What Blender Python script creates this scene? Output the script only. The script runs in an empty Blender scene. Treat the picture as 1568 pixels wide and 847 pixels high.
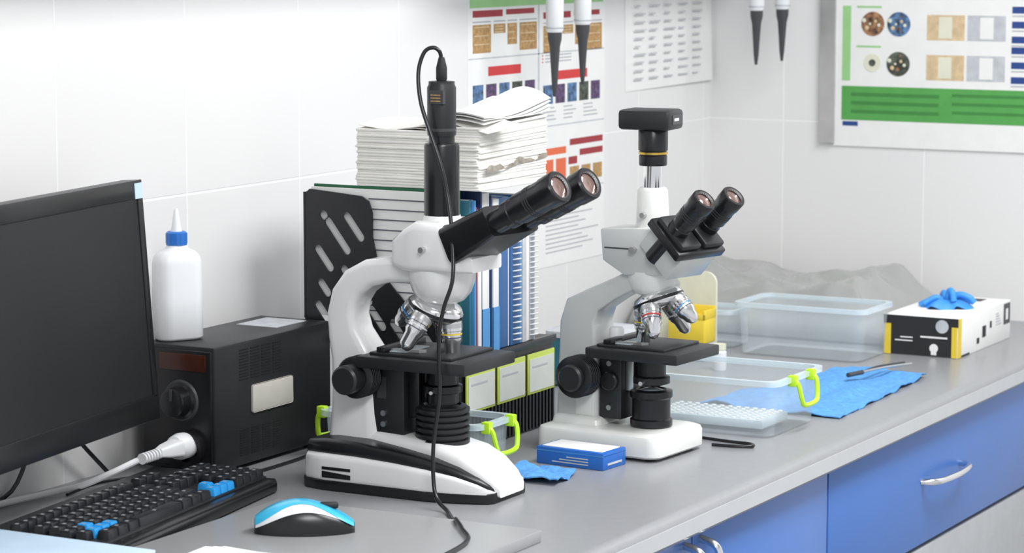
import bpy, bmesh, math, random
from mathutils import Vector, Matrix, noise
random.seed(7)
V=Vector
bpy.context.scene.view_settings.view_transform='Standard'
# ------------------------------------------------------------------ camera
yaw=math.radians(28.6);pitch=math.radians(-7.32)
fwd=V((math.cos(yaw)*math.cos(pitch),math.sin(yaw)*math.cos(pitch),math.sin(pitch)))
cam=bpy.data.cameras.new('camera');co=bpy.data.objects.new('camera',cam);bpy.context.collection.objects.link(co)
co.location=(0,-2.22,1.66);co.rotation_euler=fwd.to_track_quat('-Z','Y').to_euler()
cam.sensor_width=36;cam.lens=36*5678/2140;cam.clip_start=0.05
cam.dof.use_dof=True;cam.dof.focus_distance=3.8;cam.dof.aperture_fstop=9
bpy.context.scene.camera=co
WY=0.08; WX=5.07; CT=0.90
# ------------------------------------------------------------------ materials
def mat(name,col,rough=.5,metal=0,var=.04,nscale=30,bump=0,bscale=200,alpha=1,trans=0,coat=0,emis=0,spec=.5):
    m=bpy.data.materials.new(name);m.use_nodes=True;nt=m.node_tree;p=nt.nodes['Principled BSDF']
    tc=nt.nodes.new('ShaderNodeTexCoord')
    n=nt.nodes.new('ShaderNodeTexNoise');n.inputs['Scale'].default_value=nscale;n.inputs['Detail'].default_value=3
    nt.links.new(tc.outputs['Object'],n.inputs['Vector'])
    r=nt.nodes.new('ShaderNodeValToRGB')
    r.color_ramp.elements[0].position=.3;r.color_ramp.elements[1].position=.7
    r.color_ramp.elements[0].color=(*[max(0,c*(1-var)) for c in col],1)
    r.color_ramp.elements[1].color=(*[min(1,c*(1+var)) for c in col],1)
    nt.links.new(n.outputs['Fac'],r.inputs['Fac']);nt.links.new(r.outputs['Color'],p.inputs['Base Color'])
    p.inputs['Roughness'].default_value=rough;p.inputs['Metallic'].default_value=metal
    p.inputs['Alpha'].default_value=alpha;p.inputs['Transmission Weight'].default_value=trans
    p.inputs['Coat Weight'].default_value=coat;p.inputs['Specular IOR Level'].default_value=spec
    if bump:
        b=nt.nodes.new('ShaderNodeBump');b.inputs['Strength'].default_value=bump;b.inputs['Distance'].default_value=.001
        n2=nt.nodes.new('ShaderNodeTexNoise');n2.inputs['Scale'].default_value=bscale
        nt.links.new(tc.outputs['Object'],n2.inputs['Vector']);nt.links.new(n2.outputs['Fac'],b.inputs['Height']);nt.links.new(b.outputs[0],p.inputs['Normal'])
    return m
def tilemat(name,axis,off,zoff):
    m=bpy.data.materials.new(name);m.use_nodes=True;nt=m.node_tree;p=nt.nodes['Principled BSDF']
    g=nt.nodes.new('ShaderNodeNewGeometry');s=nt.nodes.new('ShaderNodeSeparateXYZ');nt.links.new(g.outputs['Position'],s.inputs[0])
    a=nt.nodes.new('ShaderNodeMath');a.operation='SUBTRACT';a.inputs[1].default_value=off;nt.links.new(s.outputs[axis],a.inputs[0])
    z=nt.nodes.new('ShaderNodeMath');z.operation='SUBTRACT';z.inputs[1].default_value=zoff;nt.links.new(s.outputs[2],z.inputs[0])
    c=nt.nodes.new('ShaderNodeCombineXYZ');nt.links.new(a.outputs[0],c.inputs[0]);nt.links.new(z.outputs[0],c.inputs[1])
    b=nt.nodes.new('ShaderNodeTexBrick');b.offset=0;b.squash=1
    b.inputs['Scale'].default_value=1;b.inputs['Brick Width'].default_value=.3;b.inputs['Row Height'].default_value=.4
    b.inputs['Mortar Size'].default_value=.0022;b.inputs['Mortar Smooth'].default_value=.4;b.inputs['Bias'].default_value=0
    b.inputs['Color1'].default_value=(.81,.80,.79,1);b.inputs['Color2'].default_value=(.79,.78,.775,1);b.inputs['Mortar'].default_value=(.9,.9,.89,1)
    nt.links.new(c.outputs[0],b.inputs['Vector']);nt.links.new(b.outputs['Color'],p.inputs['Base Color'])
    bp=nt.nodes.new('ShaderNodeBump');bp.inputs['Strength'].default_value=.4;bp.inputs['Distance'].default_value=.001;bp.invert=True
    nt.links.new(b.outputs['Fac'],bp.inputs['Height']);nt.links.new(bp.outputs[0],p.inputs['Normal'])
    p.inputs['Roughness'].default_value=.3
    return m
M={}
def mm(k,*a,**kw): M[k]=mat(k,*a,**kw)
mm('counter_grey',(.275,.28,.29),.30,var=.03,nscale=60,bump=.05,bscale=500)
mm('counter_edge',(.50,.51,.52),.25,var=.02)
mm('white_enamel',(.82,.82,.81),.22,coat=.4,var=.01)
mm('cream_enamel',(.76,.77,.74),.28,coat=.3,var=.01)
mm('grey_enamel',(.56,.575,.56),.3,coat=.2,var=.02)
mm('black_plastic',(.010,.010,.012),.28,var=.1)
mm('black_satin',(.016,.017,.019),.4,var=.1,bump=.1,bscale=800)
mm('black_matte',(.016,.017,.019),.6,var=.1,bump=.2,bscale=900)
mm('dark_grey',(.05,.052,.056),.45,var=.08)
mm('screen',(.010,.011,.013),.4,var=.05)
mm('chrome',(.82,.82,.83),.14,1,var=.02)
mm('brushed',(.6,.6,.6),.35,1,var=.05)
mm('glass_lens',(.20,.12,.10),.05,.3,coat=1)
mm('clear_plastic',(.78,.88,.94),.10,alpha=.26,var=.01)
mm('clear_rim',(.78,.90,.96),.12,alpha=.55,var=.01)
mm('lime',(.52,.85,.03),.35)
mm('blue_cloth',(.10,.33,.72),.9,var=.15,nscale=120,bump=.9,bscale=500)
mm('blue_glove',(.05,.30,.78),.5)
mm('blue_box',(.02,.14,.52),.4)
mm('blue_cabinet',(.055,.165,.49),.35,var=.02,nscale=8)
mm('cabinet_gap',(.03,.03,.04),.7)
mm('vent',(.003,.003,.003),.9)
mm('cabinet_grey',(.40,.41,.42),.5)
mm('paper',(.84,.84,.82),.8,var=.02,bump=.1)
mm('paper_cream',(.80,.785,.74),.85,var=.04,bump=.3,bscale=150)
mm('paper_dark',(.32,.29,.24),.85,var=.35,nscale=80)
mm('text_grey',(.45,.46,.48),.8)
mm('text_dark',(.10,.11,.13),.8)
mm('maroon',(.35,.04,.05),.7)
mm('red',(.65,.05,.05),.7)
mm('orange_red',(.75,.16,.07),.7)
mm('brown',(.45,.27,.11),.7,var=.3,nscale=150)
mm('tan',(.66,.50,.30),.7,var=.15,nscale=60)
mm('lightgrey',(.52,.54,.57),.7,var=.1,nscale=60)
mm('navy',(.02,.06,.25),.6)
mm('purple',(.10,.06,.14),.6,var=.6,nscale=150)
mm('photo_blue',(.08,.16,.30),.6,var=.8,nscale=100)
mm('photo_brown',(.28,.14,.07),.6,var=.8,nscale=100)
mm('photo_dark',(.07,.08,.06),.6,var=.8,nscale=100)
mm('green_print',(.09,.36,.08),.6,var=.05)
mm('green_text',(.05,.24,.05),.6,var=.05)
mm('green_light',(.33,.62,.26),.6)
mm('green_folder',(.008,.11,.045),.5)
mm('teal',(.03,.16,.22),.4)
mm('blue_binder',(.03,.12,.32),.4)
mm('lblue_binder',(.08,.30,.62),.4)
mm('dblue_binder',(.012,.035,.12),.4)
mm('label_green',(.50,.60,.10),.5)
mm('label_card',(.62,.64,.60),.6)
mm('white_plastic',(.82,.83,.84),.35,var=.01)
mm('cap_blue',(.02,.16,.55),.4)
mm('cyan',(.05,.50,.78),.25,coat=.4)
mm('key_blue',(.02,.33,.78),.4)
mm('keyblack',(.013,.015,.018),.35,bump=.1)
mm('legend',(.35,.37,.40),.6)
mm('yellow',(.80,.60,.05),.5)
mm('cream',(.75,.75,.60),.5)
mm('gold',(.75,.5,.1),.3,1)
mm('beige',(.52,.50,.45),.5)
mm('bag_grey',(.33,.335,.325),.22,var=.06,nscale=8,coat=.3)
mm('pale_blue',(.55,.70,.85),.6)
mm('red_display',(.05,.012,.006),.2)
mm('slab_grey',(.34,.345,.35),.32,var=.02)
mm('wall_paint',(.75,.75,.74),.7)
mm('floor_grey',(.38,.38,.38),.4,nscale=10)
# ------------------------------------------------------------------ mesh builder
def rr(a,b,r,n=4):
    r=min(r,a*.999,b*.999);pts=[]
    for cx,cy,a0 in((a-r,b-r,0),(-(a-r),b-r,90),(-(a-r),-(b-r),180),(a-r,-(b-r),270)):
        for i in range(n+1):
            t=math.radians(a0+90*i/n);pts.append((cx+r*math.cos(t),cy+r*math.sin(t)))
    return pts
class B:
    def __init__(s,name,loc=(0,0,0),rz=0,scale=1):
        s.name=name;s.bm=bmesh.new();s.mats=[];s.T=Matrix();s.loc=loc;s.rz=rz
    def mi(s,k):
        if k not in s.mats:s.mats.append(k)
        return s.mats.index(k)
    def add(s,t,k,m=None):
        i=s.mi(k)
        for f in t.faces:f.material_index=i
        bmesh.ops.transform(t,matrix=s.T@(m or Matrix()),verts=t.verts)
        me=bpy.data.meshes.new('t');t.to_mesh(me);t.free();s.bm.from_mesh(me);bpy.data.meshes.remove(me)
    def box(s,lo,hi,k,bev=0,m=None,seg=2):
        t=bmesh.new();bmesh.ops.create_cube(t,size=1)
        lo=V(lo);hi=V(hi);c=(lo+hi)/2;d=hi-lo
        bmesh.ops.transform(t,matrix=Matrix.Translation(c)@Matrix.Diagonal((abs(d.x),abs(d.y),abs(d.z),1)),verts=t.verts)
        if bev:bmesh.ops.bevel(t,geom=t.edges[:],offset=bev,segments=seg,affect='EDGES',profile=.5)
        s.add(t,k,m)
    def rings(s,R,k,cap0=True,cap1=True,m=None,close=True):
        t=bmesh.new();vs=[[t.verts.new(p) for p in r] for r in R];n=len(R[0])
        for a,b in zip(vs,vs[1:]):
            for i in range(n if close else n-1):
                j=(i+1)%n
                try:t.faces.new((a[i],a[j],b[j],b[i]))
                except:pass
        if cap0:t.faces.new(vs[0][::-1])
        if cap1:t.faces.new(vs[-1])
        bmesh.ops.recalc_face_normals(t,faces=t.faces[:])
        s.add(t,k,m)
    def lathe(s,prof,k,p=(0,0,0),d=(0,0,1),seg=32,cap0=True,cap1=True):
        q=V(d).normalized().to_track_quat('Z','Y').to_matrix().to_4x4();m=Matrix.Translation(V(p))@q
        R=[[(r*math.cos(2*math.pi*i/seg),r*math.sin(2*math.pi*i/seg),z) for i in range(seg)] for r,z in prof]
        s.rings(R,k,cap0,cap1,m)
    def cyl(s,p0,p1,r,k,r2=None,seg=32,bev=0):
        p0=V(p0);p1=V(p1);L=(p1-p0).length;r2=r if r2 is None else r2
        pr=[(r,0),(r2,L)] if not bev else [(r-bev,0),(r,bev),(r2,L-bev),(r2-bev,L)]
        s.lathe(pr,k,p0,p1-p0,seg)
    def sweep(s,pts,k,rad=.3,m=None,n=4):
        R=[]
        for i,p in enumerate(pts):
            a=pts[max(0,i-1)];b=pts[min(len(pts)-1,i+1)];tx,tz=b[0]-a[0],b[1]-a[1];L=math.hypot(tx,tz);nx,nz=-tz/L,tx/L
            h,w=p[2]/2,p[3]/2;yo=p[4] if len(p)>4 else 0
            R.append([(p[0]+nx*u,yo+v,p[1]+nz*u) for u,v in rr(h,w,min(h,w)*rad,n)])
        s.rings(R,k,m=m)
    def loft(s,secs,k,rad=.5,m=None,n=4):
        R=[]
        for p in secs:
            h=(p[3]-p[2])/2;zc=(p[3]+p[2])/2;yo=p[4] if len(p)>4 else 0
            R.append([(p[0],yo+u,zc+v) for u,v in rr(p[1],h,min(p[1],h)*rad,n)])
        s.rings(R,k,m=m)
    def prism(s,poly,z0,z1,k,m=None,bev=0):
        t=bmesh.new();lo=[t.verts.new((x,y,z0)) for x,y in poly];f=t.faces.new(lo)
        r=bmesh.ops.extrude_face_region(t,geom=[f]);vs=[v for v in r['geom'] if isinstance(v,bmesh.types.BMVert)]
        bmesh.ops.translate(t,verts=vs,vec=(0,0,z1-z0));bmesh.ops.recalc_face_normals(t,faces=t.faces[:])
        if bev:bmesh.ops.bevel(t,geom=t.edges[:],offset=bev,segments=2,affect='EDGES',profile=.5)
        s.add(t,k,m)
    def tube(s,pts,r,k,seg=10,sub=6):
        P=[V(p) for p in pts];Q=[]
        for i in range(len(P)-1):
            p0=P[max(0,i-1)];p1=P[i];p2=P[i+1];p3=P[min(len(P)-1,i+2)]
            for j in range(sub):
                t=j/sub;Q.append(.5*((2*p1)+(p2-p0)*t+(2*p0-5*p1+4*p2-p3)*t*t+(3*p1-p0-3*p2+p3)*t**3))
        Q.append(P[-1]);R=[];nrm=None
        for i,q in enumerate(Q):
            tn=(Q[min(i+1,len(Q)-1)]-Q[max(i-1,0)]).normalized()
            if nrm is None:
                nrm=tn.orthogonal().normalized()
            nrm=(nrm-tn*nrm.dot(tn)).normalized();bn=tn.cross(nrm)
            R.append([tuple(q+r*(math.cos(2*math.pi*a/seg)*nrm+math.sin(2*math.pi*a/seg)*bn)) for a in range(seg)])
        s.rings(R,k)
    def grid(s,fn,nu,nv,k,thick=0):
        t=bmesh.new();g=[[t.verts.new(fn(i/nu,j/nv)) for j in range(nv+1)] for i in range(nu+1)]
        for i in range(nu):
            for j in range(nv):t.faces.new((g[i][j],g[i+1][j],g[i+1][j+1],g[i][j+1]))
        bmesh.ops.recalc_face_normals(t,faces=t.faces[:])
        if thick:bmesh.ops.solidify(t,geom=t.faces[:],thickness=thick)
        s.add(t,k)
    def done(s,ang=35,parent=None):
        me=bpy.data.meshes.new(s.name);s.bm.to_mesh(me);s.bm.free()
        for k in s.mats:me.materials.append(M[k])
        me.polygons.foreach_set('use_smooth',[True]*len(me.polygons))
        me.set_sharp_from_angle(angle=math.radians(ang))
        o=bpy.data.objects.new(s.name,me);bpy.context.collection.objects.link(o)
        if parent:o.parent=parent
        else:o.location=s.loc;o.rotation_euler=(0,0,s.rz)
        return o
def T(*a):return Matrix.Translation(a)
def RX(a):return Matrix.Rotation(math.radians(a),4,'X')
def RY(a):return Matrix.Rotation(math.radians(a),4,'Y')
def RZ(a):return Matrix.Rotation(math.radians(a),4,'Z')
# ------------------------------------------------------------------ room
M['tileL']=tilemat('tile_left',0,3.23,1.275);M['tileR']=tilemat('tile_right',1,-.08,1.275)
b=B('wall_left');b.box((-1.5,WY,0),(WX,WY+.1,2.8),'tileL');b.done()
b=B('wall_right');b.box((WX,-4,0),(WX+.1,WY+.1,2.8),'tileR');b.done()
b=B('floor');b.box((-1.5,-4,-.1),(WX+.1,WY+.1,0),'floor_grey');b.done()
b=B('ceiling');b.box((-1.5,-4,2.8),(WX+.1,WY+.1,2.9),'wall_paint');b.done()
b=B('countertop')
pr=[(WY,.86),(-.74,.86),(-.7475,.8625),(-.75,.868),(-.75,.886),(-.7475,.894),(-.741,.899),(-.732,.9),(WY,.9)]
b.rings([[(x,y,z) for y,z in pr] for x in(1.2,WX)],'counter_grey')
b.box((1.2,-.7512,.867),(WX,-.7495,.888),'counter_edge')
b.done(60)
b=B('base_cabinet')
CX=WX-.004
b.box((1.2,-.70,.1),(CX,WY-.002,.8595),'cabinet_grey')
b.box((1.2,-.66,0),(CX,WY-.002,.1),'cabinet_gap')
def front(x0,x1,z0,z1,k='blue_cabinet'):b.box((x0+.0015,-.728,z0+.0015),(x1-.0015,-.70,z1-.0015),k,.0015)
front(3.724,CX,.660,.857)
front(3.724,CX,.40,.655,'cabinet_grey');front(3.724,CX,.11,.40,'cabinet_grey')
front(3.24,3.721,.11,.857);front(2.75,3.24,.11,.857);front(2.26,2.75,.11,.857)
def handle(pts):b.tube(pts,.0055,'chrome',12)
handle([(4.128,-.727,.766),(4.136,-.745,.766),(4.16,-.754,.766),(4.22,-.759,.766),(4.28,-.754,.766),(4.304,-.745,.766),(4.312,-.727,.766)])
for x in(3.215,3.265):
    handle([(x,-.727,.845),(x,-.75,.838),(x,-.758,.82),(x,-.76,.78),(x,-.758,.74),(x,-.75,.72),(x,-.727,.71)])
b.done()
b=B('wall_shelf')
b.box((1.6,-.10,1.68),(5.05,WY,1.70),'white_plastic',.002)
for x in(2.2,3.4,4.6):b.prism([(WY,1.70),(WY,1.84),(-.08,1.70)],0,.02,'white_plastic',m=T(x,0,0)@Matrix(((0,0,1,0),(1,0,0,0),(0,1,0,0),(0,0,0,1))))
b.box((3.9,-.14,1.66),(5.05,-.02,1.681),'white_plastic',.002)
b.done()
def pipette(x,y,ztip,zbody):
    b=B('pipette',(x,y,0))
    b.lathe([(.0025,ztip),(.005,ztip+.02),(.0065,ztip+.045),(.009,zbody-.025),(.012,zbody-.012),(.0125,zbody)],'dark_grey',seg=20)
    b.lathe([(.0125,zbody),(.015,zbody+.004),(.0155,zbody+.06),(.017,zbody+.11),(.014,zbody+.135),(.010,zbody+.145),(.010,1.661)],'white_plastic',seg=24)
    b.lathe([(.0135,zbody+.003),(.0160,zbody+.008),(.0135,zbody+.013)],'lightgrey',seg=20)
    b.done()
pipette(4.133,-.05,1.372,1.482);pipette(4.238,-.05,1.388,1.492)
pipette(4.881,-.10,1.395,1.500);pipette(4.985,-.11,1.398,1.500)
# ------------------------------------------------------------------ posters
def poster_left():
    b=B('wall_poster')
    X=lambda p:4.058+(p-715)*.00249
    Z=lambda q:1.532-.001165*q
    def r(x0,y0,x1,y1,k,o=1):b.box((X(x0),WY-.0008-.0004*o,Z(y1)),(X(x1),WY-.0006,Z(y0)),k)
    b.box((X(715),WY-.001,Z(418)),(X(925),WY,1.66),'paper')
    r(718,-60,922,8,'green_light')
    for y0,y1 in((82,84),(196,198),(300,302)):r(716,y0,924,y1,'lightgrey')
    r(818,8,820,196,'lightgrey')
    for cx in(0,104):
        dy=0 if cx==0 else 8
        r(722+cx,12+dy,765+cx,22+dy,'maroon');r(770+cx,12+dy,812+cx,20+dy,'maroon')
        for i,(w,h) in enumerate(((26,42),(17,14),(14,32),(26,42))):
            x=722+cx+(0,30,50,68)[i]
            r(x,33+dy,x+w,33+h+dy,'brown')
            for j in range(3):r(x+2,36+dy+j*(h/3.3),x+w-3,37.5+dy+j*(h/3.3),'tan',2)
            r(x,28+dy,x+w,30+dy,'text_grey')
        r(744+cx,96+dy*2,792+cx,110+dy*2,'red')
        for i in range(5):r(722+cx+i*19,122+dy*1.4,737+cx+i*19,150+dy*1.6,('photo_blue','purple','photo_blue','photo_dark','purple')[i])
        for j in range(4):
            for i in range(3):r(722+cx+i*32,156+dy*1.5+j*6,722+cx+i*32+random.randint(14,26),158+dy*1.5+j*6,'text_grey')
    for i in range(3):r(824,86+i*5,826,88+i*5,'red');r(829,86+i*5,870,88+i*5,'text_grey')
    r(825,232,862,243,'orange_red');r(868,222,922,232,'maroon')
    r(722,225,800,235,'maroon')
    r(825,250,842,285,'orange_red');r(846,250,862,285,'orange_red');r(866,250,880,262,'maroon');r(884,240,922,250,'maroon')
    for i in range(3):r(868+i*19,266,883+i*19,290,'brown')
    for j in range(12):r(830,318+j*7,830+random.randint(50,85),320+j*7,'text_grey')
    b.done()
poster_left()
b=B('paper_notice',(4.665,WY,0))
b.grid(lambda u,v:(.39*u+.004*(1-v),-.001-.006*(1-v)**2*u,1.348+.005*u+.30*v),8,6,'paper',.0006)
for j in range(15):
    for i in range(5):
        b.box((.035+i*.066,-.0075,1.37+j*.0155),(.035+i*.066+random.uniform(.02,.05),-.0058,1.3725+j*.0155),'lightgrey')
b.done()
b=B('information_poster')
Y=lambda p:-.161-(p-1257)*.001354
Z=lambda q:1.66-(q+108)*.0013
def r(x0,y0,x1,y1,k,o=1):b.box((WX-.004-.0005*o,Y(x1),Z(y1)),(WX-.0038,Y(x0),Z(y0)),k)
b.box((WX-.0042,Y(1900),Z(224)),(WX,Y(1278),1.78),'paper')
b.box((WX-.012,Y(1280),Z(220)),(WX-.0,Y(1257),1.80),'brushed')
r(1290,10,1303,124,'green_light')
def disc(px,py,rad,k):
    b.lathe([(rad,0),(rad,.0008)],k,(WX-.0042,Y(px),Z(py)),(-1,0,0),28)
for px,py,k in((1337,37,'photo_brown'),(1377,37,'photo_blue'),(1377,97,'photo_dark')):
    disc(px,py,.024,k)
    for i in range(9):
        a=i*2.4;rr0=.006+.0017*i
        b.lathe([(.003+.002*(i%3),0),(.002,.0011)],('cream','tan','photo_brown','photo_dark')[i%4],(WX-.0044,Y(px)+rr0*math.cos(a),Z(py)+rr0*math.sin(a)),(-1,0,0),10)
disc(1337,96,.018,'cream');b.lathe([(.007,0),(.007,.0012)],'photo_dark',(WX-.0044,Y(1337),Z(96)),(-1,0,0),20)
for y0 in(22,82):
    r(1420,y0,1477,y0+38,'tan');r(1481,y0,1538,y0+38,'lightgrey')
    r(1438,y0+3,1458,y0+35,'cream',2);r(1500,y0+3,1520,y0+35,'paper',2)
    for j in range(3):r(1547,y0-14+j*22,1590,y0-4+j*22,'navy');r(1547,y0-1+j*22,1580,y0+1+j*22,'text_grey')
    r(1312,y0-12,1350,y0-9,'green_light')
for j in range(8):r(1610,10+j*14,1610+random.randint(60,160),15+j*14,'text_grey')
r(1290,132,1890,184,'green_print')
for j in range(3):r(1305,142+j*13,1440,147+j*13,'green_text',2);r(1460,140+j*13,1860,144+j*13,'green_text',2)
r(1292,186,1316,193,'navy')
b.done()
# ------------------------------------------------------------------ monitor
b=B('computer_monitor',(2.96,-.06,1.0),math.radians(8.3))
b.T=RX(-4)
MW=.66
b.box((-MW,0,0),(0,.028,.325),'black_satin',.003)
b.box((-MW+.015,-.0012,.034),(-.014,.001,.300),'screen')
b.box((-MW,-.003,0),(0,.001,.034),'black_plastic',.0012)
b.box((-MW,-.003,.300),(0,.001,.325),'black_plastic',.0012)
b.box((-.014,-.003,.03),(0,.001,.305),'black_plastic',.0012)
b.box((-MW,-.003,.03),(-MW+.015,.001,.305),'black_plastic',.0012)
b.box((-.022,-.0036,.300),(-.002,-.0028,.321),'pale_blue')
b.box((-.50,.028,.08),(-.20,.05,.26),'black_satin',.01)
b.T=Matrix()
b.box((-.46,.045,.10),(-.40,.095,.16),'black_plastic',.004)
b.box((-.46,.072,-.095),(-.40,.095,.15),'black_plastic',.004)
b.box((-.52,.068,-.1),(-.34,.125,-.09),'black_plastic',.003)
b.done()
# ------------------------------------------------------------------ power supply box
b=B('power_supply_box',(3.065,-.08,CT))
L,D,H=.300,.125,.183
for x in(.03,L-.03):
    for y in(.02,D-.02):b.cyl((x,y,0),(x,y,.008),.009,'black_matte')
b.box((0,0,.006),(L,D,H),'black_satin',.004)
b.box((-.004,.004,.012),(.001,D-.004,H-.006),'black_plastic',.002)
b.box((-.006,.012,.148),(-.003,.09,.172),'red_display',.001)
b.lathe([(.024,0),(.026,.004),(.022,.006),(.020,.022),(.017,.024)],'black_plastic',(-.004,.055,.105),(-1,0,0),28)
b.box((-.0295,.053,.108),(-.0275,.057,.124),'dark_grey')
b.lathe([(.030,0),(.028,.003)],'dark_grey',(-.004,.055,.105),(-1,0,0),28)
b.lathe([(.024,0),(.024,.012),(.019,.013),(.019,.004)],'black_plastic',(-.004,.038,.04),(-1,0,0),28)
for i in range(11):
    for j in range(4):
        b.box((.06+j*.028,-.0006,.128+i*.0042),(.082+j*.028,.0005,.1300+i*.0042),'vent')
        b.box((.06+j*.028,-.0006,.02+i*.0036),(.082+j*.028,.0005,.0216+i*.0036),'vent')
b.box((.088,-.004,.078),(.192,.0,.118),'beige',.0035)
b.box((.2,.03,H-.0002),(.28,.1,H+.0008),'lightgrey')
b.done()
b=B('glue_bottle',(3.108,.012,CT+.183+.0005),math.radians(-30))
def ov(z,a,c,q=.8):return [(x,y,z) for x,y in rr(a,c,min(a,c)*q,5)]
b.rings([ov(0,.031,.020),ov(.004,.035,.024),(ov(.06,.035,.024)),ov(.108,.0345,.023),ov(.118,.032,.022),ov(.125,.025,.019),ov(.130,.015,.014),ov(.134,.013,.013)],'white_plastic')
b.lathe([(.0148,.134),(.0148,.151),(.012,.153)],'cap_blue')
for i in range(16):
    a=i*math.pi/8;b.box((.0142*math.cos(a)-.0008,.0142*math.sin(a)-.0008,.136),(.0142*math.cos(a)+.0008,.0142*math.sin(a)+.0008,.150),'cap_blue')
b.lathe([(.008,.153),(.006,.164),(.0035,.181),(.002,.185)],'white_plastic')
b.done(50)
b=B('power_plug',(0,0,0))
b.T=T(3.030,-.040,.945)
b.lathe([(.010,-.002),(.018,0),(.019,.016),(.016,.027),(.010,.029)],'white_plastic',(0.025,0,0),(-1,.15,0),24)
b.loft([(-.002,.014,-.012,.012),(-.03,.011,-.009,.009),(-.045,.007,-.006,.006)],'white_plastic')
b.T=Matrix()
for i in range(7):b.lathe([(.0078,0),(.0078,.003)],'white_plastic',(2.990-i*.005,-.039+.001*i,.944-.0005*i),(-1,0,0),16)
b.tube([(2.99,-.038,.944),(2.96,-.025,.938),(2.93,-.005,.925),(2.90,.025,.909),(2.86,.04,.906),(2.76,.055,.906),(2.66,.06,.906)],.0045,'white_plastic')
b.done()
b=B('black_cable')
b.tube([(3.0,.055,.904),(2.9,.058,1.0),(2.88,.06,1.08),(2.84,.055,1.0),(2.80,.066,.915),(2.70,.072,.904)],.003,'black_plastic')
b.done()
b=B('keyboard_cable')
b.tube([(2.86,.020,.904),(2.95,.03,.904),(3.025,-.01,.903),(3.06,-.10,.903),(3.2,-.115,.903),(3.32,-.10,.903)],.0022,'black_plastic')
b.done()
# ------------------------------------------------------------------ keyboard
b=B('computer_keyboard',(3.040,-.207,CT),math.radians(7))
kb=[(-.48,.0),(-.475,-.012),(-.40,-.014),(-.02,-.002),(0,.01),(.0,.19),(-.008,.2),(-.472,.2),(-.48,.19)]
b.prism([(x,y) for x,y in kb],.002,.016,'black_plastic',bev=.003)
b.prism([(-.47,.014),(-.012,.018),(-.012,.192),(-.47,.192)],.014,.021,'black_satin',bev=.002)
b.prism([(-.475,-.006),(-.03,-.001),(-.012,.012),(-.03,.016),(-.47,.014)],.014,.019,'black_plastic',bev=.002)
for x in(-.44,-.04):
    for y in(.02,.17):b.cyl((x,y,0),(x,y,.004),.008,'black_matte',seg=12)
def key(x,y,w,k,h=.0095,leg=True):
    z=.021+ (y*.03)
    a,c=w/2-.0008,.0088
    b.rings([[(x+u,y+v,zz) for u,v in rr(p,q,.0015,2)] for p,q,zz in((a,c,z-.004),(a-.0012,c-.001,z+h-.002),(a-.0022,c-.002,z+h),(a-.004,c-.004,z+h-.0004))],k)
    if leg:b.box((x-.003,y+.000,z+h-.0004),(x-.0012,y+.004,z+h+.0001),'legend');b.box((x,y+.000,z+h-.0004),(x+.001,y+.004,z+h+.0001),'legend')
P=.0198
for rI in range(6):
    y=.028+rI*.0200+(.010 if rI==5 else 0)
    for c in range(4):
        if rI<5:key(-.026-c*P,y,P,'keyblack')
        elif c in(1,2,3):b.box((-.026-c*P-.003,y,.022),(-.026-c*P+.003,y+.002,.0232),'legend')
    x=-.026-4*P-.006
    for c in range(3):
        cx=x-c*P
        if rI==0:key(cx,y,P,'key_blue')
        elif rI==1:
            if c==1:key(cx,y,P,'key_blue')
        elif rI==2:pass
        else:key(cx,y,P,'keyblack')
    x=-.026-7*P-.012
    if rI==0:
        for w in(.026,.026,.026,.112,.026,.026,.026):
            key(x-w/2+.009,y,w,'keyblack');x-=w
    else:
        x-=.004*(rI%3)
        key(x-.006,y,.030,'keyblack');x-=.0252
        for c in range(13):
            if x-c*P>-.465:key(x-c*P,y,P,'key_blue' if (rI,c) in((1,11),(1,10),(1,9),(2,10)) else 'keyblack')
b.done()
b=B('desk_board');b.box((2.25,-.665,CT),(2.93,-.274,CT+.016),'slab_grey',.002);b.done()
SZ=CT+.016
b=B('computer_mouse',(2.782,-.410,SZ),math.radians(-58))
def msec(x,w,h,z0=.0):
    R=[]
    for i in range(24):
        t=2*math.pi*i/24;c,s_=math.cos(t),math.sin(t)
        R.append((x,w*(abs(c)**.75)*(1 if c>=0 else -1),z0+(h*(abs(s_)**.8) if s_>0 else 0)))
    return R
def prof(x):
    q=(x+.062)/.124;q=min(max(q,.0),1)
    w=.034*(math.sin(math.pi*(q*.94+.03)))**.42
    h=.039*(math.sin(math.pi*(q*.84+.10)))**.75*(1.10-.22*q)
    return w,h
b.rings([msec(-.062+.124*i/18,*prof(-.062+.124*i/18)) for i in range(19)],'black_plastic')
def shell(f0,f1,k,off):
    def fn(u,v):
        x=-.0605+.121*u;w,h=prof(x);a0,a1=f0(u),f1(u);t=math.pi*(a0+(a1-a0)*v)
        c,s_=math.cos(t),math.sin(t)
        return (x*(1+off*8),(w+off)*(abs(c)**.75)*(1 if c>=0 else -1),(h+off)*(abs(s_)**.8))
    b.grid(fn,24,16,k,.0003)
wid=lambda u:.44-.10*math.sin(math.pi*u)
shell(lambda u:.5-wid(u)+.04+.16*u*u,lambda u:.5+wid(u)-.04-.16*u*u,'white_plastic',.0006)
shell(lambda u:.5-wid(u)+.10+.05*u+.20*math.sin(math.pi*u)**2*.5,lambda u:.5+wid(u)-.10-.05*u-.20*math.sin(math.pi*u)**2*.5,'cyan',.0013)
b.box((.018,-.004,.028),(.042,.004,.0365),'black_matte',.003)
b.done(60)
b=B('loose_papers')
for i in range(3):
    b.box((2.47,-.56,SZ+.0006*i),(2.655,-.36,SZ+.0006*i+.0005),'paper',m=T(2.56,-.45,0)@RZ(-6+5*i)@T(-2.56,.45,0))
b.done()
b=B('blue_folder')
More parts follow.
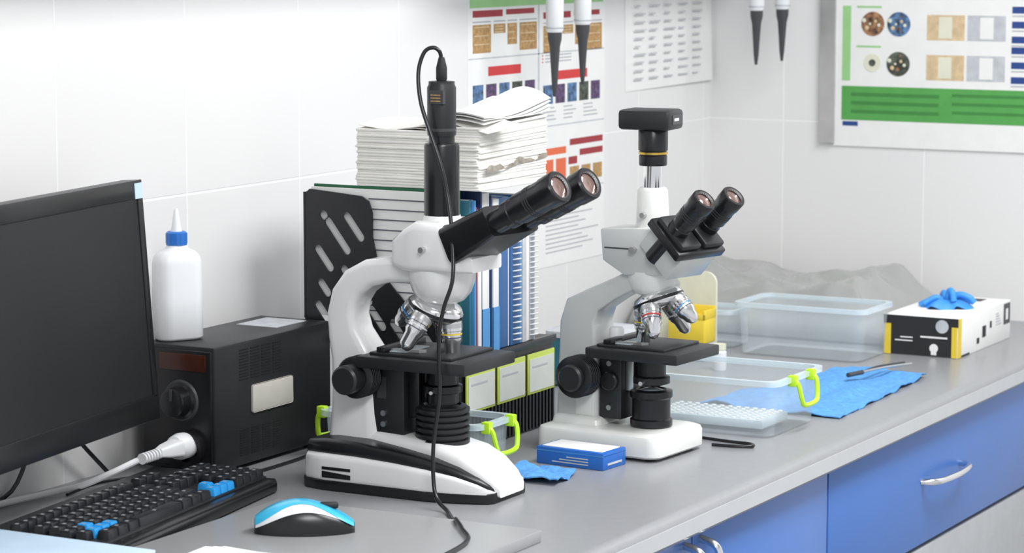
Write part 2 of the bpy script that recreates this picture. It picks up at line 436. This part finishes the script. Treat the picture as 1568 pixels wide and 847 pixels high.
b.box((2.24,-.37,CT+.036),(2.525,-.12,CT+.040),'pale_blue',.001);b.box((2.245,-.365,CT+.0165),(2.50,-.30,CT+.0365),'paper',.001);b.done()
# ------------------------------------------------------------------ file organizer group
X0=3.375;YF=-.30
b=B('file_organizer')
b.box((X0,YF+.006,CT),(3.665,-.10,CT+.138),'black_satin',.002)
for i in range(26):
    x=X0+.008+i*.0108
    b.box((x,YF,CT+.004),(x+.005,YF+.008,CT+.060),'black_plastic')
b.box((X0,YF,CT+.060),(3.665,YF+.008,CT+.065),'black_plastic',.001)
b.box((X0,YF,CT+.128),(3.665,YF+.008,CT+.140),'black_plastic',.001)
for x in(X0+.006,X0+.100,X0+.194):
    b.box((x,YF-.002,CT+.058),(x+.086,YF+.001,CT+.120),'label_green',.001)
    b.box((x+.004,YF-.003,CT+.062),(x+.082,YF,CT+.112),'label_card')
    b.box((x+.012,YF-.0034,CT+.098),(x+.06,YF-.002,CT+.101),'text_grey')
for i in range(9):
    b.box((X0-.002,-.29+i*.02,CT+.01),(X0+.001,-.28+i*.02,CT+.12),'black_plastic')
b.done()
def plate_with_slots(b,outline,slots,thick,k,m):
    cu=bpy.data.curves.new('c','CURVE');cu.dimensions='2D';cu.fill_mode='BOTH';cu.extrude=thick/2
    for pl in [outline]+slots:
        s=cu.splines.new('POLY');s.points.add(len(pl)-1)
        for i,p in enumerate(pl):s.points[i].co=(p[0],p[1],0,1)
        s.use_cyclic_u=True
    o=bpy.data.objects.new('c',cu);bpy.context.collection.objects.link(o)
    bpy.context.view_layer.update()
    me=bpy.data.meshes.new_from_object(o.evaluated_get(bpy.context.evaluated_depsgraph_get()))
    t=bmesh.new();t.from_mesh(me);bpy.data.objects.remove(o);bpy.data.meshes.remove(me)
    b.add(t,k,m)
def capsule(cx,cy,L,r,ang):
    pts=[];ca,sa=math.cos(ang),math.sin(ang)
    for s_,a0 in((1,-90),(-1,90)):
        for i in range(7):
            t=math.radians(a0+30*i);x=s_*L/2+r*math.cos(t);y=r*math.sin(t)
            pts.append((cx+x*ca-y*sa,cy+x*sa+y*ca))
    return pts
b=B('magazine_holder')
out=[(0,0),(.262,0),(.262,.045),(.22,.055),(.175,.075),(.145,.105),(.125,.14),(.118,.17),(.118,.205),(.112,.222),(.10,.229),(.01,.236),(0,.228)]
sl=[]
for i,(cx,cz,L) in enumerate(((.034,.198,.002),(.086,.183,.038),(.058,.168,.052),(.034,.134,.034),(.070,.118,.004),(.096,.112,.004),(.034,.090,.018),(.105,.082,.02),(.034,.05,.035),(.072,.070,.035),(.125,.050,.030),(.16,.035,.025),(.055,.022,.010),(.092,.026,.02),(.208,.026,.02))):
    sl.append(capsule(cx,cz,L,.0065,math.radians(-52)))
Mp=Matrix(((0,0,1,X0-.004),(-1,0,0,-.032),(0,1,0,CT+.141),(0,0,0,1)))
plate_with_slots(b,out,sl,.003,'black_plastic',Mp)
b.box((X0-.006,-.034,CT+.184),(X0+.06,-.031,CT+.372),'black_plastic')
b.box((X0-.004,-.294,CT+.1405),(X0+.02,-.10,CT+.1425),'black_plastic')
b.done()
b=B('paper_folders')
z0=CT+.1435
b.box((X0+.002,-.285,z0),(X0+.008,-.090,z0+.236),'paper')
b.box((X0+.002,-.0901,z0+.045),(X0+.008,-.040,z0+.236),'paper')
for i in range(15):
    b.box((X0+.001,-.283,z0+.012+i*.0150),(X0+.0022,-.14,z0+.0136+i*.0150),'text_dark')
b.box((X0+.010,-.288,z0),(X0+.013,-.09,z0+.240),'green_folder')
b.box((X0+.010,-.09,z0+.045),(X0+.013,-.04,z0+.240),'green_folder')
b.box((X0+.014,-.280,z0),(X0+.022,-.09,z0+.234),'paper')
b.done()
b=B('ring_binders')
x=X0+.023
spec=[(.008,.215,'teal',None),(.006,.215,'lblue_binder',None),(.005,.205,'maroon',None),(.011,.20,'paper',None),(.006,.225,'dblue_binder',None),(.022,.222,'paper','lblue_binder'),(.006,.218,'dblue_binder',None),(.018,.212,'paper','lblue_binder'),
      (.036,.212,'blue_binder',None),(.004,.20,'paper',None),(.030,.207,'blue_binder','spiral'),(.006,.21,'lblue_binder',None),(.014,.21,'lightgrey',None),(.012,.20,'paper',None),(.020,.19,'lightgrey','spiral')]
zb=CT+.1405
for w,h,k,ex in spec:
    h*=1.06
    yf=YF-.002+random.uniform(0,.006)
    b.box((x+.0006,yf,zb),(x+w-.0006,-.10,zb+h),k,.001)
    b.box((x+.002,yf+.004,zb+h-.001),(x+w-.002,-.11,zb+h+.0006),'lblue_binder' if k in('blue_binder','dblue_binder') else 'paper')
    if ex=='lblue_binder':b.box((x+.0004,yf-.0008,zb),(x+w-.0004,yf+.002,zb+.065),'lblue_binder')
    if ex=='spiral':
        for i in range(24):
            zz=zb+.008+i*(h-.012)/24
            b.lathe([(.0075,-.001),(.0085,0),(.0075,.001)],'white_plastic',(x+w/2,yf-.002,zz),(0,.15,1),12)
    x+=w
b.done()
# paper towel stack
b=B('paper_towel_stack')
zt=CT+.1435+.2405
def stack(x0,x1,y0,y1,n,h,z,rot,k,jit=.003,lean=0,tilt=0):
    for i in range(n):
        zz=z+i*h;dx,dy=random.uniform(-jit,jit),random.uniform(-jit,jit)
        cx,cy=(x0+x1)/2,(y0+y1)/2
        m=T(cx+dx,cy+dy+lean*i,zz)@RZ(rot+random.uniform(-.8,.8))@RY(-tilt*i/n)
        hx,hy=(x1-x0)/2,(y1-y0)/2
        b.rings([[(u,v,zq) for u,v in rr(hx-e,hy-e,.006,2)] for zq,e in((0.0001,.0006),(h*.3,0),(h*.75,0),(h+.0001,.0007))],k,m=m)
stack(3.385,3.56,-.245,-.110,21,.0040,zt,2,'paper_cream',.0018)
stack(3.385,3.585,-.325,-.232,24,.0040,zt,-2,'paper_cream',.0015,0,2.5)
zz=zt+24*.0040
for q in range(4):
    b.grid(lambda u,v:(3.383+.205*u,-.330+.10*v,zz+.0005+q*.0035+.016*math.sin(math.pi*min(1,v*1.1))*(.4+.6*u)+.014*u*u+.003*math.sin(5*u+q)),14,10,'paper',.0008)
b.grid(lambda u,v:(3.384+.06*u,-.335-.03*u*(1-v)+.10*v,zz-.012+.022*v+.010*u),10,8,'paper_cream',.0008)
for q in range(2):
    b.grid(lambda u,v:(3.39+.165*u,-.245+.13*v,zt+.084+.0005+q*.003+.006*math.sin(math.pi*u)+.003*math.sin(6*v+q)),14,8,'paper_cream',.0008)
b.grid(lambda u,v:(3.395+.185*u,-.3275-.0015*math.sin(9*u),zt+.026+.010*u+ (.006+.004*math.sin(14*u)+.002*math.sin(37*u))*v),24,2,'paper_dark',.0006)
b.done()
# ------------------------------------------------------------------ microscopes
def objective(b,p,d,L=.046,ring='yellow',q=1):
    p=V(p);d=V(d).normalized()
    S_=lambda pr:[(r_*q,z_) for r_,z_ in pr]
    b.lathe(S_([(.0110,0),(.0132,.002),(.0132,.014),(.0120,.015),(.0124,.028),(.0100,.033),(.0090,L-.008),(.0058,L-.002),(.003,L)]),'chrome',p,d,20)
    b.lathe(S_([(.0128,.0175),(.0128,.0195)]),ring,p,d,20,False,False)
    b.lathe(S_([(.0135,.004),(.0135,.010)]),'brushed',p,d,20,False,False)
    b.lathe(S_([(.0126,.0225),(.0126,.0240)]),'text_dark',p,d,20,False,False)
def turret(b,c,ax,n,r,cone,L,a0=0,q=1):
    ax=V(ax).normalized();c=V(c)
    b.lathe([(.020,-.016),(.034,-.010),(.038,-.004),(.038,.003),(.033,.009),(.018,.012)],'chrome',c,ax,36)
    b.lathe([(.0385,-.003),(.0385,.002)],'black_plastic',c,ax,36,False,False)
    u=V((0,1,0));u=(u-ax*u.dot(ax)).normalized();w=ax.cross(u)
    for i in range(n):
        a=math.radians(a0+360*i/n);rad=math.cos(a)*w+math.sin(a)*u
        d=(ax*math.cos(cone)+rad*math.sin(cone))
        objective(b,c+rad*r+ax*.004,d,L*(1-.08*(i%3)),('yellow','red','lblue_binder','white_plastic')[i%4],q)
def eyepiece(b,p,d,r,L):
    p=V(p);d=V(d).normalized()
    b.lathe([(r*.78,-.06),(r*.78,0),(r*.93,.001),(r*.93,.012),(r*.86,.013),(r*.86,.020),(r,.022),(r,L*.72),(r*1.06,L*.75),(r*1.08,L-.002),(r*1.0,L),(r*.80,L),(r*.72,L-.004)],'black_plastic',p,d,32,True,False)
    b.lathe([(r*.74,L-.0045),(r*.55,L-.003),(r*.5,L-.0035),(.0005,L-.002)],'glass_lens',p,d,28)
    b.lathe([(r*.80,L+.0002),(r*.74,L-.003)],'brushed',p,d,28,False,False)
    for i in range(3):b.lathe([(r*1.0,L*.45+i*.004),(r*1.03,L*.45+.001+i*.004),(r*1.0,L*.45+.002+i*.004)],'black_matte',p,d,28,False,False)
def knob(b,x,z,y0,sgn,r,r2,l1,l2):
    d=(0,sgn,0)
    pr=[(r*.9,0),(r,.002)]
    for i in range(5):pr+=[(r,.004+i*(l1-.006)/5),(r*.965,.0045+i*(l1-.006)/5),(r*.965,.0055+i*(l1-.006)/5)]
    pr+=[(r,l1-.002),(r*.9,l1)]
    b.lathe(pr,'black_plastic',(x,y0,z),d,30)
    b.lathe([(r2*.7,l1),(r2*.98,l1+.002),(r2,l1+l2-.003),(r2*.85,l1+l2)],'black_satin',(x,y0,z),d,28)
def stage(b,x0,x1,w,z0,z1):
    b.box((x0,-w,z0),(x1,w,z1),'black_satin',.002)
    b.box((x0+.01,-w*.75,z1-.001),(x1-.03,w*.9,z1+.004),'black_satin',.0015)
    b.box((x0+.02,-w*.72,z1+.003),(x0+.034,w*.85,z1+.011),'black_plastic',.0015)
    b.box((x0+.036,-w*.6,z1+.0045),(x0+.062,.02,z1+.0058),'clear_rim')
    b.prism([(x0+.034,-.035),(x0+.075,-.03),(x0+.082,-.022),(x0+.075,-.024),(x0+.034,-.028)],z1+.004,z1+.008,'brushed')
    b.lathe([(.012,0),(.012,.0012)],'black_matte',((x0+x1)/2+.015,0,z1),(0,0,1),24)
    b.cyl((x0+.05,w-.012,z0-.055),(x0+.05,w-.012,z0),.004,'brushed')
    for zz,rr_ in((z0-.05,.009),(z0-.035,.011)):b.cyl((x0+.05,w-.012,zz-.01),(x0+.05,w-.012,zz),rr_,'black_plastic',bev=.001)
SWAP=Matrix(((1,0,0,0),(0,0,1,0),(0,1,0,0),(0,0,0,1)))
def scope1():
    b=B('trinocular_microscope',(3.14,-.345,CT+.0005),math.radians(-90))
    def foot(x):return .075-.024*max(0,(x-.07)/.085)**1.6-.010*max(0,(-x-.09)/.04)
    xs_=[-.130,-.122,-.09,-.04,.02,.07,.11,.140,.154,.160]
    b.loft([(x,foot(x)-(.006 if x in(-.13,.16) else 0),.0,.014) for x in xs_],'black_plastic',.3)
    sk=[.044,.050,.051,.050,.047,.043,.036,.026,.019,.014]
    b.loft([(x*.99,foot(x)+.0005-(.008 if i in(0,9) else 0),.010,sk[i]) for i,x in enumerate(xs_)],'white_enamel',.45)
    sh=[.056,.066,.070,.069,.063,.056,.046,.033,.024,.017]
    b.loft([(x*.985,foot(x)-.004-(.008 if i in(0,9) else 0),sk[i]-.004,sh[i]) for i,x in enumerate(xs_)],'black_plastic',.75)
    b.loft([(-.10,.032,.03,.080),(-.03,.036,.03,.080),(.02,.042,.03,.076),(.07,.046,.025,.072),(.105,.048,.018,.064),(.132,.046,.012,.050),(.152,.040,.008,.034),(.163,.034,.006,.020)],'white_enamel',.6)
    b.box((-.09,-.0765,.029),(-.045,-.074,.033),'black_plastic')
    b.prism([(-.09,.018),(-.045,.018),(-.045,.024),(-.09,.027)],-.0765,-.0745,'black_plastic',m=SWAP)
    b.sweep([(-.068,.05,.090,.074),(-.069,.10,.080,.066),(-.070,.150,.076,.062),(-.077,.180,.066,.058),(-.089,.208,.052,.054),(-.093,.235,.046,.052),(-.087,.260,.044,.052),(-.072,.280,.042,.052),(-.048,.294,.038,.052),(-.015,.300,.034,.052),(.03,.300,.030,.052)],'white_enamel',.55,n=5)
    knob(b,-.05,.155,-.030,-1,.029,.020,.026,.028);knob(b,-.05,.155,.030,1,.029,.020,.026,.028)
    b.box((-.05,-.028,.076),(.012,.028,.176),'black_satin',.003)
    b.box((.012,-.018,.10),(.03,.018,.172),'black_plastic',.002)
    b.box((-.030,-.0285,.125),(-.016,-.0275,.155),'dark_grey')
    for z in(.09,.105):b.cyl((-.02,-.031,z),(-.02,-.027,z),.004,'brushed',seg=12)
    stage(b,-.038,.130,.070,.172,.188)
    b.lathe([(.016,.118),(.022,.122),(.022,.135),(.027,.137),(.027,.146),(.022,.148),(.022,.172)],'black_plastic',(.056,0,0))
    b.cyl((.056,-.02,.141),(.062,-.042,.141),.0025,'brushed')
    pr=[(.030,.064)]
    for i in range(6):
        z=.068+i*.0085;pr+=[(.037,z),(.037,z+.0045),(.032,z+.0055),(.032,z+.0075)]
    pr+=[(.033,.118),(.026,.120),(.024,.117)]
    b.lathe(pr,'black_satin',(.056,0,0),seg=40)
    b.lathe([(.024,.116),(.010,.119),(.001,.120)],'clear_rim',(.056,0,0))
    b.lathe([(.020,.258),(.030,.262),(.040,.274),(.045,.290),(.046,.305)],'white_enamel',(.056,0,0),seg=40)
    turret(b,(.046,0,.249),(-.38,0,-.93),4,.027,math.radians(25),.056,0,1.12)
    b.loft([(-.010,.018,.316,.334),(-.002,.034,.308,.345),(.02,.046,.303,.360),(.04,.050,.302,.372),(.075,.050,.303,.372),(.10,.048,.304,.345),(.125,.040,.306,.325)],'white_enamel',.35)
    b.lathe([(.030,.36),(.027,.370),(.025,.377)],'white_enamel',(.056,0,0))
    b.cyl((.056,-.05,.335),(.056,-.058,.335),.004,'brushed')
    b.T=T(.056,0,0)@RZ(-10)@T(-.056,0,0)
    an=math.radians(27);d=V((math.cos(an),0,math.sin(an)))
    def blk(x0,z0,l,t0,t1,w0,w1,k):
        b.sweep([(x0,z0,t0,w0),(x0+d.x*l*.5,z0+d.z*l*.5,(t0+t1)/2,(w0+w1)/2),(x0+d.x*l,z0+d.z*l,t1,w1)],k,.35)
    blk(.088,.336,.014,.058,.058,.080,.080,'black_satin')
    blk(.098,.341,.085,.052,.042,.094,.100,'black_plastic')
    for y in(-.032,.032):
        eyepiece(b,(.196,y,.388),d,.0205,.095)
    b.T=Matrix()
    c=(.056,0,0)
    b.lathe([(.0235,.372),(.0238,.376),(.0238,.43),(.0238,.470),(.0225,.473),(.0175,.474),(.0175,.488)],'black_plastic',c)
    b.lathe([(.019,.484),(.0195,.487),(.0195,.548),(.0175,.552),(.0175,.556),(.006,.557)],'black_satin',c)
    b.lathe([(.0197,.490),(.0197,.494)],'dark_grey',c,cap0=False,cap1=False)
    b.box((.048,-.0205,.527),(.070,-.0145,.545),'dark_grey')
    for i in range(3):b.box((.051,-.0209,.530+i*.004),(.066,-.0150,.5315+i*.004),'brown')
    b.lathe([(.006,.556),(.0075,.559),(.0075,.574),(.0055,.582),(.004,.588)],'black_matte',c,seg=20)
    o=b.done(40)
    b=B('camera_cable')
    b.tube([(.056,0,.585),(.054,-.002,.596),(.046,-.006,.601),(.036,-.012,.594),(.032,-.02,.568),(.040,-.028,.530),(.056,-.031,.49),(.075,-.034,.445),(.088,-.038,.40),(.104,-.055,.345),(.112,-.07,.30),(.103,-.078,.262),(.098,-.082,.22),(.100,-.084,.15),(.095,-.092,.08),(.105,-.105,.02),(.135,-.125,.0034),(.17,-.17,.0034),(.195,-.203,.010),(.205,-.225,.0197),(.24,-.27,.0197),(.28,-.33,.0197),(.295,-.45,.0197),(.29,-.6,.0197),(.25,-.75,.0197)],.0028,'black_plastic',10,8)
    b.done(40,o)
scope1()
def scope2():
    b=B('trinocular_microscope',(3.526,-.476,CT+.0005),math.radians(-94))
    b.rings([[(x+.003,y,z) for x,y in rr(a,c,.018,6)] for a,c,z in((.100,.072,.004),(.103,.075,.007),(.103,.075,.030),(.101,.073,.035),(.094,.066,.038),(.088,.06,.039))],'cream_enamel')
    for x in(-.08,.085):
        for y in(-.055,.055):b.cyl((x,y,0),(x,y,.006),.008,'black_matte')
    b.rings([[(x-.05,y,z) for x,y in rr(a,c,.01,4)] for a,c,z in((.042,.045,.036),(.040,.042,.046),(.036,.036,.050))],'cream_enamel')
    b.sweep([(-.054,.045,.070,.062),(-.054,.12,.066,.060),(-.055,.185,.060,.058),(-.050,.203,.058,.058),(-.030,.221,.036,.056),(.0,.237,.030,.054),(.03,.252,.028,.054),(.05,.262,.028,.054)],'grey_enamel',.18,n=4)
    b.box((-.055,-.0315,.05),(-.023,-.029,.13),'cream_enamel',.001)
    knob(b,-.042,.110,-.030,-1,.031,.020,.030,.012);knob(b,-.042,.110,.030,1,.031,.020,.030,.012)
    b.box((-.018,-.027,.048),(.020,.027,.146),'black_satin',.003)
    for z in(.065,.13):b.cyl((.0,-.030,z),(.0,-.026,z),.004,'brushed',seg=16)
    b.cyl((.002,-.036,.105),(.002,-.026,.105),.014,'black_plastic',bev=.002)
    b.box((.02,-.016,.09),(.034,.016,.14),'brushed',.002)
    stage(b,-.020,.132,.064,.142,.157)
    b.lathe([(.008,.157),(.011,.16),(.011,.176),(.009,.180)],'white_plastic',(-.004,.0,0),seg=24)
    c=(.055,0,0)
    b.lathe([(.029,.039),(.031,.041),(.031,.050),(.028,.052),(.028,.080),(.031,.083),(.031,.092),(.022,.094),(.020,.092)],'black_plastic',c)
    b.lathe([(.019,.092),(.01,.095),(.001,.096)],'clear_rim',c)
    b.lathe([(.018,.100),(.027,.103),(.027,.112),(.021,.114),(.021,.141)],'black_satin',c)
    b.cyl((.055,-.02,.108),(.062,-.045,.108),.003,'brushed')
    b.lathe([(.018,.232),(.028,.236),(.034,.244),(.037,.258),(.037,.268)],'cream_enamel',c,seg=36)
    turret(b,(.066,0,.224),(.38,0,-.93),4,.027,math.radians(24),.056,180,1.12)
    b.prism([(-.012,.328),(.085,.334),(.120,.298),(.110,.266),(.028,.262),(-.008,.282)],-.036,.036,'grey_enamel',m=SWAP,bev=.003)
    b.box((-.004,-.0368,.300),(.05,-.0355,.302),'dark_grey')
    b.cyl((.045,-.036,.300),(.045,-.044,.300),.005,'brushed')
    b.lathe([(.026,.328),(.0245,.336),(.022,.384),(.019,.388)],'cream_enamel',c)
    b.cyl((.055,-.022,.350),(.055,-.032,.350),.004,'brushed')
    b.lathe([(.0142,.384),(.0142,.424)],'chrome',c)
    b.lathe([(.020,.420),(.0205,.422),(.0205,.434),(.0195,.435),(.0195,.441),(.0215,.442),(.0215,.470),(.019,.474)],'black_plastic',c)
    b.lathe([(.0212,.4365),(.0212,.4395)],'gold',c)
    b.T=T(.055,0,.472)@RZ(8)
    b.box((-.044,-.03,0),(.036,.03,.029),'black_satin',.006)
    b.box((.0355,-.018,.008),(.037,.018,.022),'dark_grey');b.box((.0365,-.012,.013),(.0376,.005,.017),'white_plastic')
    b.T=T(.055,0,0)@RZ(-11)@T(-.055,0,0)
    q=T(.115,0,.315)@RY(43)
    b.box((-.034,-.040,-.040),(.036,.040,.002),'grey_enamel',.003,m=q)
    b.box((-.038,-.052,.0),(.036,.052,.014),'black_plastic',.003,m=q)
    b.box((-.032,-.047,.013),(.030,-.004,.024),'black_satin',.004,m=q);b.box((-.032,.004,.013),(.030,.047,.024),'black_satin',.004,m=q)
    an=math.radians(44);d=V((math.cos(an),0,math.sin(an)))
    for y in(-.0325,.0325):
        eyepiece(b,(.128,y,.332),d,.0170,.072)
    b.T=Matrix()
    b.tube([(-.03,.076,.02),(-.01,.11,.006),(.03,.13,.003),(.075,.125,.003),(.12,.12,.003),(.155,.12,.003),(.165,.105,.003),(.14,.09,.003),(.11,.085,.003)],.0025,'black_plastic')
    b.tube([(.0,.076,.02),(.02,.10,.012),(.05,.11,.003),(.07,.10,.003)],.002,'black_plastic')
    b.done(40)
scope2()
# ------------------------------------------------------------------ plastic bins
def bin_(name,loc,hx,hy,h,tap,clips=(),rz=0,inner=None):
    b=B(name,loc,rz)
    R=lambda a,c,z,r=.02:[(x,y,z) for x,y in rr(a,c,r,5)]
    b.rings([R(hx*tap-.006,hy*tap-.004,.0),R(hx*tap,hy*tap,.004),R(hx-.006,hy-.006,h-.008),R(hx-.006,hy-.006,h-.006)],'clear_plastic',True,False)
    b.rings([R(hx-.006,hy-.006,h-.009),R(hx,hy,h-.008),R(hx,hy,h),R(hx-.009,hy-.009,h),R(hx-.009,hy-.009,h-.006)],'clear_rim',False,False)
    for e in clips:
        y=e*(hy+.001)
        b.tube([(-.035,y,h-.004),(-.035,y+e*.008,h-.012),(-.03,y+e*.012,h-.035),(-.02,y+e*.013,h-.044),(.02,y+e*.013,h-.044),(.03,y+e*.012,h-.035),(.035,y+e*.008,h-.012),(.035,y,h-.004)],.0038,'lime',8)
        for s_ in(-1,1):b.box((s_*.035-.006,y-.006,h-.014),(s_*.035+.006,y+.008,h+.003),'lime',.002)
    if inner:inner(b)
    b.done(40)
def rack(b):
    b.box((-.05,-.10,.006),(.05,.09,.020),'clear_rim',.003)
    for i in range(7):
        for j in range(13):b.lathe([(.0038,0),(.0038,.001)],'white_plastic',(-.042+i*.014,-.09+j*.014,.020),(0,0,1),10)
bin_('plastic_storage_box',(3.785,-.515,CT),.098,.143,.088,.90,(-1,1),inner=rack)
bin_('plastic_storage_box',(3.300,-.265,CT),.056,.135,.072,.92,(-1,1))
bin_('plastic_storage_bin',(4.495,-.385,CT),.075,.128,.095,.90)
bin_('plastic_container',(4.52,-.19,CT),.05,.05,.07,.9)
b=B('sample_bottle',(4.25,-.312,CT));b.lathe([(.011,0),(.012,.002),(.012,.032),(.009,.036)],'white_plastic',seg=20);b.lathe([(.011,.036),(.011,.046)],'cream',seg=20);b.done()
b=B('yellow_tray',(4.345,-.2145,CT))
b.box((-.025,-.036,0),(.025,.036,.03),'lightgrey',.003)
b.box((-.025,-.036,.03),(.025,.036,.075),'yellow',.004)
b.box((-.025,-.036,.073),(-.021,.036,.084),'yellow',.0015);b.box((.021,-.036,.073),(.025,.036,.094),'yellow',.0015)
b.box((-.025,-.036,.073),(.025,-.032,.090),'yellow',.0015);b.box((-.025,.032,.073),(.025,.036,.090),'yellow',.0015)
b.done()
b=B('plastic_rack_panel')
plate_with_slots(b,rr(.062,.075,.02,5),[[(x-.028,y+.05) for x,y in capsule(0,0,.022,.009,0)]],.006,'cream',Matrix(((0,0,1,4.395),(-1,0,0,-.178),(0,1,0,CT+.075),(0,0,0,1))))
b.box((4.385,-.235,CT),(4.41,-.12,CT+.008),'cream',.002)
b.done()
b=B('teal_container',(4.02,-.19,CT));b.rings([[(x,y,z) for x,y in rr(a,c,.012,4)] for a,c,z in((.05,.06,0),(.055,.065,.005),(.058,.068,.085))],'teal');b.rings([[(x,y,z) for x,y in rr(a,c,.012,4)] for a,c,z in((.060,.070,.083),(.060,.070,.093),(.05,.06,.098))],'lightgrey');b.done()
b=B('grey_plastic_bag')
def bag(u,v):
    x=4.63+.40*u; y=-.485+.54*v+.03*math.sin(3*u)
    e=min(1,min(u,1-u)*6);f=min(1,min(v*6,(1-v)*10))
    h=.078+.022*v+.016*math.sin(5.2*v+.6+1.2*u)+.010*u
    c1=abs(noise.noise(V((x*4+y*5,y*3-x*3,1))));c2=abs(noise.noise(V((x*10-y*7,y*8,7))));c3=noise.noise(V((x*22,y*20,2)))
    n=-.040*c1-.020*c2+.004*c3
    return (x+.008*noise.noise(V((y*9,u,1))),y,CT+.003+max(.002,(h+n+.012)*(e**.4)*(f**.5)))
b.grid(bag,60,80,'bag_grey',.001);b.done(180)
b=B('glove_box',(4.562,-.634,CT))
GH=.072
b.box((0,0,0),(.290,.140,GH),'paper',.001)
b.box((-.0008,.002,.001),(.001,.138,.056),'black_matte')
b.box((-.0014,.002,.001),(.001,.012,.056),'yellow');b.box((-.0014,.126,.001),(.001,.138,.056),'yellow')
b.box((-.001,.0,.056),(.001,.14,GH-.0005),'black_matte')
b.box((-.0018,.02,.034),(-.0005,.070,.037),'paper');b.box((-.0018,.085,.026),(-.0005,.118,.028),'paper');b.box((-.0018,.085,.032),(-.0005,.108,.034),'paper')
b.lathe([(.008,0),(.008,.0012)],'paper',(-.0005,.045,.016),(-1,0,0),14);b.box((-.0018,.040,.004),(-.0005,.050,.014),'paper')
b.lathe([(.012,0),(.012,.0010)],'lightgrey',(-.001,.030,.056),(-1,0,0),20)
b.box((0,-.0008,.001),(.016,.001,GH-.001),'yellow')
b.box((.016,-.0008,.001),(.06,.001,.004),'black_matte')
for a,c,z0_,z1_ in((.10,.112,.014,.024),(.130,.148,.022,.042),(.172,.180,.034,.046)):
    b.box((a,-.001,z0_),(c,.001,z1_),'black_matte')
b.box((.250,-.0008,.030),(.285,.001,GH-.004),'dark_grey')
b.box((.260,-.0012,.038),(.272,-.0007,.058),'paper')
for i in range(5):b.box((.205,-.001,.035+i*.005),(.235-.004*i,.001,.037+i*.005),'lightgrey')
b.box((.235,.04,GH-.0005),(.27,.11,GH+.0006),'dark_grey')
b.grid(lambda u,v:(.13+(.012+.026*v)*math.cos(2*math.pi*u)*(1+.25*math.sin(6*math.pi*u)),.07+(.014+.030*v)*math.sin(2*math.pi*u)*(1+.2*math.sin(8*math.pi*u+1)),GH+.016-.014*v*v+.005*math.sin(10*math.pi*u)*v),36,6,'blue_glove',.001)
for a,(dx,dy,hz) in enumerate(((.03,-.035,.012),(.012,-.05,.020),(-.015,-.02,.030),(.035,.02,.020),(-.02,.035,.012))):
    b.tube([(.13,.07,GH+.006),(.13+dx*.4,.07+dy*.4,GH+.010+hz*.7),(.13+dx*.8,.07+dy*.8,GH+hz),(.13+dx,.07+dy,GH+hz*.4+.002)],.0058,'blue_glove',8)
b.done(60)
def cloth(name,poly,amp,z0=CT,seed=0,nu=40,nv=24):
    b=B(name)
    def f(u,v):
        p=(V(poly[0])*(1-u)*(1-v)+V(poly[1])*u*(1-v)+V(poly[2])*u*v+V(poly[3])*(1-u)*v)
        n=abs(noise.noise(V((p.x*14+seed,p.y*14,0))))*amp+abs(noise.noise(V((p.x*45,p.y*45,seed))))*amp*.3
        wob=.005*noise.noise(V((p.x*30,p.y*30,5+seed)))
        return (p.x+wob,p.y+wob,z0+.0015+n)
    b.grid(f,nu,nv,'blue_cloth',.0018)
    b.done(80)
cloth('blue_cloth',[(3.905,-.672),(4.345,-.655),(4.39,-.50),(3.915,-.42)],.012,seed=2,nu=60,nv=40)
cloth('blue_cloth',[(3.240,-.525),(3.328,-.508),(3.345,-.420),(3.240,-.425)],.020,seed=9)
b=B('tweezers',(0,0,CT+.014))
b.tube([(4.25,-.575,.003),(4.30,-.597,.006),(4.37,-.618,.004)],.0022,'brushed',8);b.tube([(4.25,-.575,.003),(4.30,-.583,.006),(4.375,-.603,.004)],.0022,'dark_grey',8);b.tube([(4.21,-.565,.003),(4.25,-.575,.003)],.004,'dark_grey',8)
b.done()
b=B('cover_glass_box',(3.364,-.532,CT),math.radians(-5))
b.box((0,0,0),(.062,.112,.025),'blue_box',.0012)
b.box((.006,.006,.0245),(.056,.106,.0262),'paper',.0008)
b.box((-.0004,.0,.0195),(.062,.112,.0205),'lblue_binder')
for i in range(3):b.box((-.0008,.025,.005+i*.004),(.001,.085-.012*i,.0065+i*.004),'lightgrey')
b.box((.012,-.0006,.006),(.05,.001,.009),'lightgrey')
b.done()
# ------------------------------------------------------------------ lights
def area(name,loc,sx,sy,en,col,rot=(0,0,0)):
    l=bpy.data.lights.new(name,'AREA');l.shape='RECTANGLE';l.size=sx;l.size_y=sy;l.energy=en;l.color=col
    o=bpy.data.objects.new(name,l);o.location=loc;o.rotation_euler=rot;bpy.context.collection.objects.link(o)
area('ceiling_light',(3.6,-1.6,2.74),1.6,.6,60,(.98,.985,1))
area('ceiling_light',(1.2,-1.9,2.74),1.6,.6,60,(.98,.985,1))
w=bpy.data.worlds.new('world');bpy.context.scene.world=w;w.use_nodes=True
w.node_tree.nodes['Background'].inputs[0].default_value=(.94,.97,1,1);w.node_tree.nodes['Background'].inputs[1].default_value=.78
